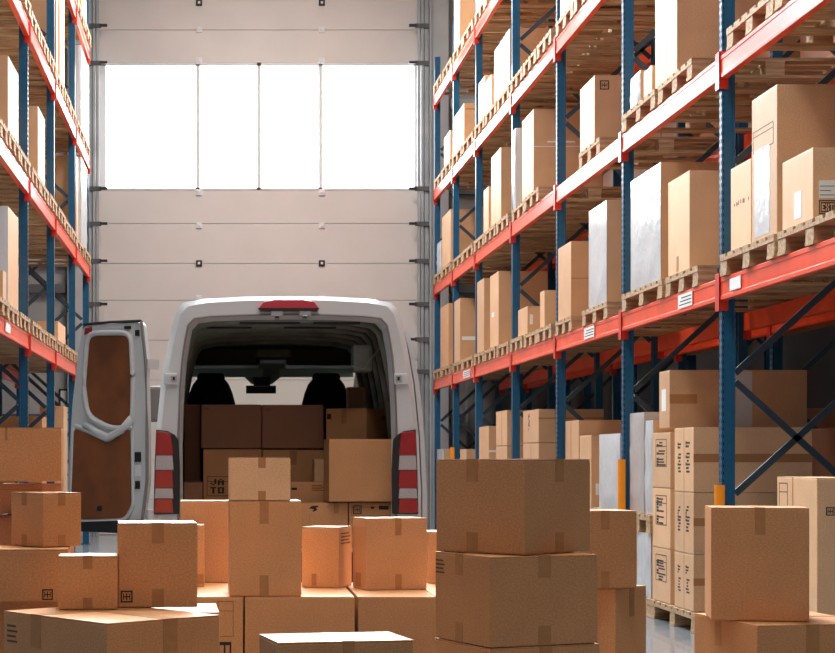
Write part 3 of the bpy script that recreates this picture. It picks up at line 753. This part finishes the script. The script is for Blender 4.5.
# ------------------------------------------------------------------ cartons inside the van
VG = 'cartons loaded in the van'
fl = .602
def vbox(Y, p0, p1, yt, label, yb=None, zb=None, d=.4, th=None, pc=None, **kw):
    left = p1 < CX
    if th is None: th = -1 if left else 89.5
    z0 = zb if zb is not None else (fl if yb is None else W(0,yb,Y).z)
    if left: return img_box(Y, p0, p1, 0, yt, 0, th, label, zb=z0, b=d, group=VG, **kw)
    if pc is None: return img_box(Y, 0, p0, p1, yt, 0, th, label, zb=z0, a=d, group=VG, **kw)
    return img_box(Y, p0, pc, p1, yt, 0, th, label, zb=z0, group=VG, **kw)
zb1 = W(0,448.5,14.2).z
vbox(14.2, 203.3, 261.5, 449.2, 'stamped carton in the van under the upper left dark carton', marks=(('R','word',.12,.60,.26,.07,'JA'),('R','word',.12,.51,.26,.07,'TO'),('R','outline',.06,.48,.9,.22)), mat='card', d=.45)
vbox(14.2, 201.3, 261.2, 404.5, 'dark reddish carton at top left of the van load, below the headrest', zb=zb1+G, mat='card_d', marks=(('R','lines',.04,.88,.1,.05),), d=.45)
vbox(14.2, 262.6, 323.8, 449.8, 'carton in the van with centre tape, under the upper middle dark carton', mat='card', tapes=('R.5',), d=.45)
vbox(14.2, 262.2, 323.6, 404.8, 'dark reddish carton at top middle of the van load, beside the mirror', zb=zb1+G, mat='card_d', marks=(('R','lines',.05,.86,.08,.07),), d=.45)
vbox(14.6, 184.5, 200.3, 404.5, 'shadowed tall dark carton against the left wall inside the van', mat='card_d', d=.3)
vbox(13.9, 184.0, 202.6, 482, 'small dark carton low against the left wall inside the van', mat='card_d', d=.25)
vbox(13.75, 314.3, 327.5, 459, 'narrow carton in the van, left of the large plain square one', mat='card_p', d=.3)
zh = W(0,502.3,12.98).z
vbox(13.05, 301, 348, 503, 'low carton with black swoosh mark at the van sill, left of two', mat='card', tapes=('R.75',), marks=(('R','swoosh',.17,.80,.2,.14),('R','seam',.18,.0,.008,.75)), d=.3)
vbox(13.05, 349, 397.3, 502.6, 'low carton with printed black boxes at the van sill, right of two', mat='card', marks=(('R','icon',.08,.74,.18,.12),('R','solid',.45,.86,.07,.05),('R','solid',.62,.84,.2,.09),('R','outline',.05,.70,.85,.27)), d=.3)
vbox(13.46, 290.8, 325.5, 482, 'small printed carton in the van, above the swoosh carton', zb=fl, mat='card', marks=(('R','lines',.6,.86,.34,.10),('R','solid',.02,.87,.16,.04),), d=.24)
vbox(12.98, 329, 397, 439, 'large plain square carton at the right of the van opening', zb=zh+.004, mat='card', d=.42, th=88)
vbox(13.75, 326, 388.5, 408, 'pale carton with taped lid, high right in the van load', th=33, pc=366.5, mat='card', tapes=('l.45',), marks=(('L','solid',.03,.92,.1,.04),('L','text',.4,.74,.38,.03,5),('R','text',.6,.91,.25,.04,2)))
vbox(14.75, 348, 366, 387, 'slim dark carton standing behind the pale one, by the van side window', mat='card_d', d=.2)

# ------------------------------------------------------------------ cartons on racks
def shelf(side, lv, far, near, yt, label, w=.75, xf=None, zt=None, h=None, base=None, wide=None, **kw):
    sx = 1 if side == 'right' else -1
    if xf is None: xf = (3.395 if lv >= 0 else 3.42) if sx > 0 else -1.90
    Y0, Y1 = abs(F*xf/(near-CX)), abs(F*xf/(far-CX))
    zs = ZR if sx > 0 else ZL
    zb = base if base is not None else ((zs[lv]+BH+.144+.006) if lv >= 0 else .15)
    z1 = zt if zt is not None else (zb+h if h else W(0, yt, Y0).z)
    if lv >= 0 and lv < 3: z1 = min(z1, zs[lv+1]-.03)
    if kw.get('mat', 'card') == 'card': kw['mat'] = 'card_r'
    gp = kw.pop('group', 'cartons on the %s rack' % side)
    if sx > 0: return carton((xf, Y0, zb), 90, Y1-Y0-.004, w, z1-zb, label, group=gp, **kw)
    # left: near corner is aisle side; camera face goes to the left (L), aisle face goes back (R)
    return carton((xf, Y0, zb), 0, w, Y1-Y0-.004, z1-zb, label, group=gp, **kw)
S = shelf
# right rack, lowest beam level, from the camera outwards
S('right',0,782,813,147,'low carton with white label and black EXT print, lowest shelf, right edge', w=.75, mat='card_p', marks=(('R','ext',.045,.07,.125,.47),('L','paper',.40,.10,.24,.38)))
S('right',0,751.5,777,84,'tall film-fronted carton on the lowest right shelf beside the EXT carton', w=.95, mat='card', marks=(('L','shiny',.12,.03,.6,.6),('L','outline',.06,.62,.8,.15)), wrap=0)
S('right',0,730.5,751,158,'pale carton next to near upright, behind the film-fronted one', w=.6, mat='card_p', marks=(('L','text',.12,.52,.8,.06,5),), xf=3.395)
S('right',0,668,689.5,170,'plain tan carton on lowest right shelf just left of nearest upright', w=.62, mat='card_p', marks=(('L','band',.4,.02,.1,.16),))
S('right',0,631,661,162,'broad carton wrapped in white film, lowest right shelf, second bay', w=.75, wrap='L')
S('right',0,589,607,200,'tall carton in white film, lowest right shelf, left of second upright', w=.7, wrap='L')
S('right',0,558,571,241,'tall plain carton right of third upright on lowest shelf', w=.7, mat='card', marks=(('R','band',.0,.50,1,.012),))
S('right',0,540,544.5,290,'slim mid-height carton left of third upright on lowest shelf', w=.35, mat='card')
S('right',0,518,527.5,306,'squat carton with round stamp, lowest right shelf, fourth bay', w=.3, mat='card', marks=(('R','paper',.08,.35,.12,.35),))
S('right',0,490,498.5,271,'tall carton left of fourth upright, lowest right shelf', w=.6, mat='card', marks=(('L','paper',.2,.42,.3,.06),))
S('right',0,477,484,278,'tall carton with faint print, fifth bay, lowest right shelf', w=.5, mat='card', marks=(('R','paper',.3,.6,.15,.12),))
S('right',0,454.2,460,298,'large carton with white label across, sixth bay, lowest right shelf', w=.68, mat='card', marks=(('R','paper',.04,.33,.6,.06),))
S('right',0,440.5,448.5,303,'narrow pale carton at the far end of lowest right shelf', w=.14, xf=3.4, mat='card_o')
# second level
S('right',1,655,677,-40,'very tall seamed carton on second right shelf beside nearest upright', w=.62, mat='card', marks=(('L','seam',.52,0,.02,1),))
S('right',1,643.5,652,65,'slim carton left of the seamed one, second right shelf', w=.3, mat='card')
S('right',1,631,641,70,'small white-fronted carton, second right shelf, right of second upright', w=.3, mat='card_p', wrap='L')
S('right',1,580,594.6,75,'carton with black square icon, second right shelf, left of second upright', w=.60, mat='card', marks=(('R','icon',.08,.78,.14,.13),('R','band',.4,.74,.5,.07),('L','paper',.35,.1,.4,.75)))
S('right',1,522,533.5,109,'tall carton with silver strip, second right shelf, left of third upright', w=.75, mat='card', marks=(('R','paper',.2,.60,.4,.02),('R','paper',.0,.55,.9,.008)))
S('right',1,513.3,516,128,'film-wrapped carton behind silver-strip one, second right shelf', w=.3, wrap='LR')
S('right',1,491,501,147,'tall plain carton near fourth upright, second right shelf', w=.55, mat='card')
S('right',1,483.5,488.5,186,'small slim carton beside the tall plain one, second right shelf', w=.22, mat='card')
S('right',1,442,450.5,209,'big carton at far end of second right shelf', w=.95, xf=3.4, mat='card')
S('right',1,437.2,441.6,240,'little white-wrapped carton, very far end of second right shelf', w=.3, xf=3.4, wrap='L')
# third level
S('right',2,494.5,510,28,'huge film-wrapped carton on third right shelf by fourth upright', w=.9, xf=3.4, wrap='L')
S('right',2,485.5,491.5,74,'slim upright carton, right one of a pair, third right shelf', w=.3, xf=3.4, mat='card_p')
S('right',2,478.5,484.8,75,'slim upright carton, left one of a pair, third right shelf', w=.3, xf=3.4, mat='card_p')
S('right',2,454.2,464,103,'pale carton in front of fifth bay wall, third right shelf', w=.5, mat='card', marks=(('R','band',.05,.84,.9,.03),))
S('right',2,444,450,130,'pale far carton, last on third right shelf', w=.4, xf=3.4, mat='card_p')
S('right',2,560,585,-60,'carton high on third right shelf near the top of picture', w=.8, mat='card_d')
# fourth level
S('right',3,454.2,460,-30,'tall white-wrapped carton, far end of topmost right shelf', w=.3, wrap='L', h=1.3)
S('right',3,476.5,492,-60,'pale carton on topmost right shelf, cut by picture top', w=.5, mat='card_p', h=1.2)
# large loads in the second row, glimpsed between the uprights
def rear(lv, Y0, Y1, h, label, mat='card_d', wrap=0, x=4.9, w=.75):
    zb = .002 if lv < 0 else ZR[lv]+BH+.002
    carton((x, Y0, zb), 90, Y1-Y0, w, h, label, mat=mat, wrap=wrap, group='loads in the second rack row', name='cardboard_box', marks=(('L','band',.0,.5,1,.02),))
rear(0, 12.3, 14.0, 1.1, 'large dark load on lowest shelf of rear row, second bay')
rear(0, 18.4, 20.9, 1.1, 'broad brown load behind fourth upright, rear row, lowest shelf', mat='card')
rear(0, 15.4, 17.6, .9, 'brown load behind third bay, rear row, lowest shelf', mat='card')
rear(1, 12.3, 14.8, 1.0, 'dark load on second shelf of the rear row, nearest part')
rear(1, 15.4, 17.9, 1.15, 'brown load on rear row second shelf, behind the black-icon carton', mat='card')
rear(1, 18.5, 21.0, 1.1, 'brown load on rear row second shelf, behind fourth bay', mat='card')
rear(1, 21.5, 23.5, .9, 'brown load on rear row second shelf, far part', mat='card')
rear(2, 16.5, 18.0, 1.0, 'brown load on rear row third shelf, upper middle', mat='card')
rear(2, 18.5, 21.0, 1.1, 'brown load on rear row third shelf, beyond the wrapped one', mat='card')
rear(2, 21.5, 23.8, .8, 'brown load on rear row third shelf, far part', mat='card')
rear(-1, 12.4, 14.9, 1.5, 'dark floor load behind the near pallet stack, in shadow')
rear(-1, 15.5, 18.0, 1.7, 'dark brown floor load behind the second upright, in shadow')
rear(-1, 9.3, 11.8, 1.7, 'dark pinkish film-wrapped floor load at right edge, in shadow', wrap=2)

# ground level under the right rack
GG = 'goods on the floor under the right rack'
def ground(far, near, yt, label, base=.15, w=.85, xf=3.42, zt=None, **kw):
    return shelf('right', -1, far, near, yt, label, w=w, base=base, xf=xf, zt=zt, group=GG, **kw)
def gpal(y0, y1, z, label, xf=3.40, d=1.0): pallet(xf, (y0+y1)/2, z, 1, y1-y0, d, label, GG, y0 < 19)
gpal(12.52, 13.86, .002, 'pallet on the floor under the near stack of printed cartons')
pr = (('L','vtext',.18,.30,.18,.48),('L','vtext',.60,.30,.22,.5),('L','seam',.50,0,.02,1),('R','band',0,.46,1,.13))
pr2 = (('L','vtext',.25,.40,.5,.45),('L','outline',.2,.38,.6,.5))
z = [.15, .562, 1.012, 1.487]
nm = ['bottom', 'middle', 'upper']
for i in range(3):
    ground(674.3, 693.5, 0, 'printed pale carton, %s of the right column, near pallet stack' % nm[i], base=z[i]+(.002 if i else 0), zt=z[i+1], mat='card_p', marks=pr, w=.86)
for i in range(3):
    zz = [.15, .565, 1.03, 1.46]
    ground(652.2, 670.3, 0, 'printed pale carton, %s of the left column, near pallet stack' % nm[i], base=zz[i]+(.002 if i else 0), zt=zz[i+1], mat='card_p', marks=pr2, w=.62)
ground(659, 669.6, 370, 'single carton crowning the near pallet stack of printed cartons', base=1.492, w=1.05, marks=(('R','band',.0,.42,.2,.16),('R','shiny',.48,.02,.12,.96),('L','paper',.25,.30,.4,.38)), mat='card', xf=3.43)
# wrapped loads on stacked pallets beyond it
gpal(14.95, 16.0, .002, 'lower pallet beneath the white wrapped load, right of second upright')
ground(600, 620.5, 0, 'lower white film-wrapped load beneath the raised pallet', base=.15, zt=.66, w=.7, wrap='L', xf=3.44)
gpal(14.95, 16.0, .664, 'upper pallet resting on the lower white wrapped load')
ground(599.5, 620.5, 434, 'white film-wrapped load standing on the upper pallet', base=.812, w=.62, wrap='LR', xf=3.42, zt=1.472)
gpal(16.2, 17.5, .002, 'low pallet behind the white film-wrapped load')
ground(579.5, 591.3, 435, 'carton with small white label, left of the white wrapped load', base=.15, w=.17+.1, xf=3.44, mat='card', marks=(('R','paper',.15,.58,.5,.08),))
ground(565.3, 578.8, 420, 'carton with narrow side seam, behind the small-labelled one', base=.15, w=.8, mat='card', xf=3.46, marks=(('L','seam',.4,0,.05,1),))
gpal(13.86, 14.72, .002, 'floor pallet below the lower of the wrapped loads beside second upright')
ground(637, 651.5, 0, 'low white film-wrapped load between two pallets beside second upright', base=.15, zt=.66, w=.8, wrap='L', xf=3.42)
gpal(13.86, 14.72, .664, 'raised pallet under the tall grey film-wrapped load')
ground(645.8, 653.6, 420, 'narrow white film-wrapped load next to the printed carton stack', base=.812, w=.3, wrap='L', xf=3.44)
ground(630, 644.8, 412, 'tall grey film-wrapped load beside the second upright', base=.812, w=.42, wrap=3, xf=3.44)
gpal(18.4, 19.85, .002, 'pallet under the paired cartons of the fourth ground bay')
ground(523, 538.6, 0, 'lower carton of a pair, ground level, left of third upright', base=.15, zt=1.42, mat='card', w=.7, marks=(('L','seam',.5,0,.03,1),))
ground(523, 538.6, 409, 'upper carton of a pair, ground level, left of third upright', base=1.424, mat='card', w=.7, marks=(('R','band',0,.7,1,.05),('L','vtext',.35,.4,.12,.5)))
ground(496, 507, 0, 'lower carton of a pair, ground level, left of fourth upright', base=.002, zt=1.40, mat='card', w=.5)
ground(496, 507, 410, 'upper carton of a pair, ground level, left of fourth upright', base=1.404, mat='card', w=.5, marks=(('L','seam',.5,0,.05,1),))
ground(479, 488.7, 426, 'tall pale carton on the ground, far bays, with white band', base=.002, mat='card', w=.4, marks=(('R','paper',0,.8,1,.015),))
ground(460, 466.5, 449, 'low pale carton on the ground near the far upright', base=.002, mat='card', w=.4)
ground(437, 444, 449, 'small grey-white carton on the ground at the rack end', base=.002, mat='card_p', w=.2, wrap='L')
# grey sheeting on the back wall
mb = MB(); nx, nz = 40, 16; vs = []; fs = []
xa, xb, za, zt_ = 3.95, 6.3, .01, 2.75
rg = random.Random(3)
for i in range(nx+1):
    for j in range(nz+1):
        u = i/nx; v = j/nz
        yy = Yb-.30-.07*math.sin(u*22+v*5)-.05*math.sin(u*9-v*8+1)-.03*rg.random()
        vs.append((xa+(xb-xa)*u, yy, za+(zt_-za)*v-.12*math.sin(u*math.pi*2)**2*v))
for i in range(nx):
    for j in range(nz): fs.append((i*(nz+1)+j, (i+1)*(nz+1)+j, (i+1)*(nz+1)+j+1, i*(nz+1)+j+1))
mb.add(vs, fs, 'sheet'); o = mb.build('plastic_sheet', smooth=True, fix=False); sd = o.modifiers.new('t', 'SOLIDIFY'); sd.thickness = .004
tag(o, 'crumpled grey plastic sheet hanging on back wall behind right rack', 'plastic sheet')

# left rack cartons
S('left',0,18.5,8,206,'tall film-fronted carton at left edge on lowest left shelf', w=.5, mat='card', wrap='L')
S('left',0,6.2,3,270,'small pale carton at the extreme left on lowest left shelf', w=.3, mat='card_p')
S('left',0,65.5,58,321,'low white carton alone on lowest left shelf', w=.25, mat='card_p', xf=-1.91)
S('left',1,18.5,8,55,'carton with white sheet on front, left edge, second left shelf', w=.55, mat='card', marks=(('L','label',.25,.3,.6,.55),))
S('left',1,45,38,106,'plain carton right of the first left upright, second left shelf', w=.35, mat='card')
S('left',1,78.2,76.5,155,'large carton on second left shelf near the door end', w=.48, mat='card')
b3 = W(0,155,F*1.87/(CX-76.5)).z
S('left',1,86.8,81,157,'film-wrapped carton at the far end of second left shelf', w=.3, wrap='LR')
S('left',2,58,56.4,-60,'slim carton on third left shelf, nearer of two slivers', w=.3, mat='card', h=1.15)
S('left',2,64.5,60,-60,'slim carton on third left shelf, farther of two slivers', w=.3, mat='card_p', h=1.2)
S('left',2,88.5,81,45,'white-wrapped carton at the far end of third left shelf', w=.13, wrap='LR')
S('left',3,86.5,82,-20,'yellowish wrapped carton atop the far left shelf', w=.3, mat='card_p', h=.4)
shelf('left',-1,67.5,63.7,406,'carton on the floor under the left rack beside the long carton', w=.3, base=.002, xf=-1.96, mat='card')
carton((-2.1, 20.7, .002), 0, .8, 1.2, 1.75, 'broad brown carton under the left rack, behind braces', mat='card', group='cartons on the left rack')

# ------------------------------------------------------------------ light
def area(name, loc, rot, sx, sy, power, col, portal=False):
    l = bpy.data.lights.new(name, 'AREA'); l.shape = 'RECTANGLE'; l.size = sx; l.size_y = sy; l.energy = power; l.color = col
    o = bpy.data.objects.new(name, l); COL.objects.link(o); o.location = loc; o.rotation_euler = rot
    if portal: l.cycles.is_portal = True
    return o
area('window_daylight', ((dx0+dx1)/2, Yb-.02, (z0+z1)/2 if False else (zy(189.5)+zy(62))/2), (math.radians(-90),0,0), 5.1, 2.1, 1, (1,1,1), True)
for Y in (9.5, 13.5, 17.5, 21.5, 25.5):      # added unseen fill lights, tilted towards the camera to brighten aisle-side faces
    area('aisle_fill', (.7, Y, ZC-1.2), (math.radians(-62),0,0), 5.2, 2.0, 1050, (.86,.935,1))
for Y, pw in ((2.5,250), (7.0,170), (11.5,90), (15.5,110), (19.5,300), (23.5,400)):  # added unseen overhead fills, power varied along the aisle
    area('overhead_fill', (.7, Y, ZC-.6), (0,0,0), 1.2, 1.2, pw, (1,.95,.89))
area('camera_side_fill', (.6, YN+.1, 4.6), (math.radians(82),0,0), 5.0, 4.0, 60, (1,.93,.84))  # added fill behind the camera for camera-facing sides, no opening there
w = bpy.data.worlds.new('World'); SC.world = w; w.use_nodes = True
bg = w.node_tree.nodes['Background']; bg.inputs[0].default_value = (.93,.965,1,1); bg.inputs[1].default_value = 16

# ------------------------------------------------------------------ camera
cam = bpy.data.cameras.new('camera'); co = bpy.data.objects.new('camera', cam); COL.objects.link(co); SC.camera = co
co.location = (0,0,H); co.rotation_euler = (math.radians(90),0,0)
cam.sensor_width = 36; cam.sensor_fit = 'HORIZONTAL'; cam.lens = F*36/835
cam.shift_x = (417.5-CX)/835; cam.shift_y = (CY-326.5)/835
cam.clip_end = 200
SC.view_settings.view_transform = 'Standard'; SC.view_settings.look = 'None'; SC.view_settings.gamma = 1
SC.view_settings.use_curve_mapping = False; SC.view_settings.exposure = -.38
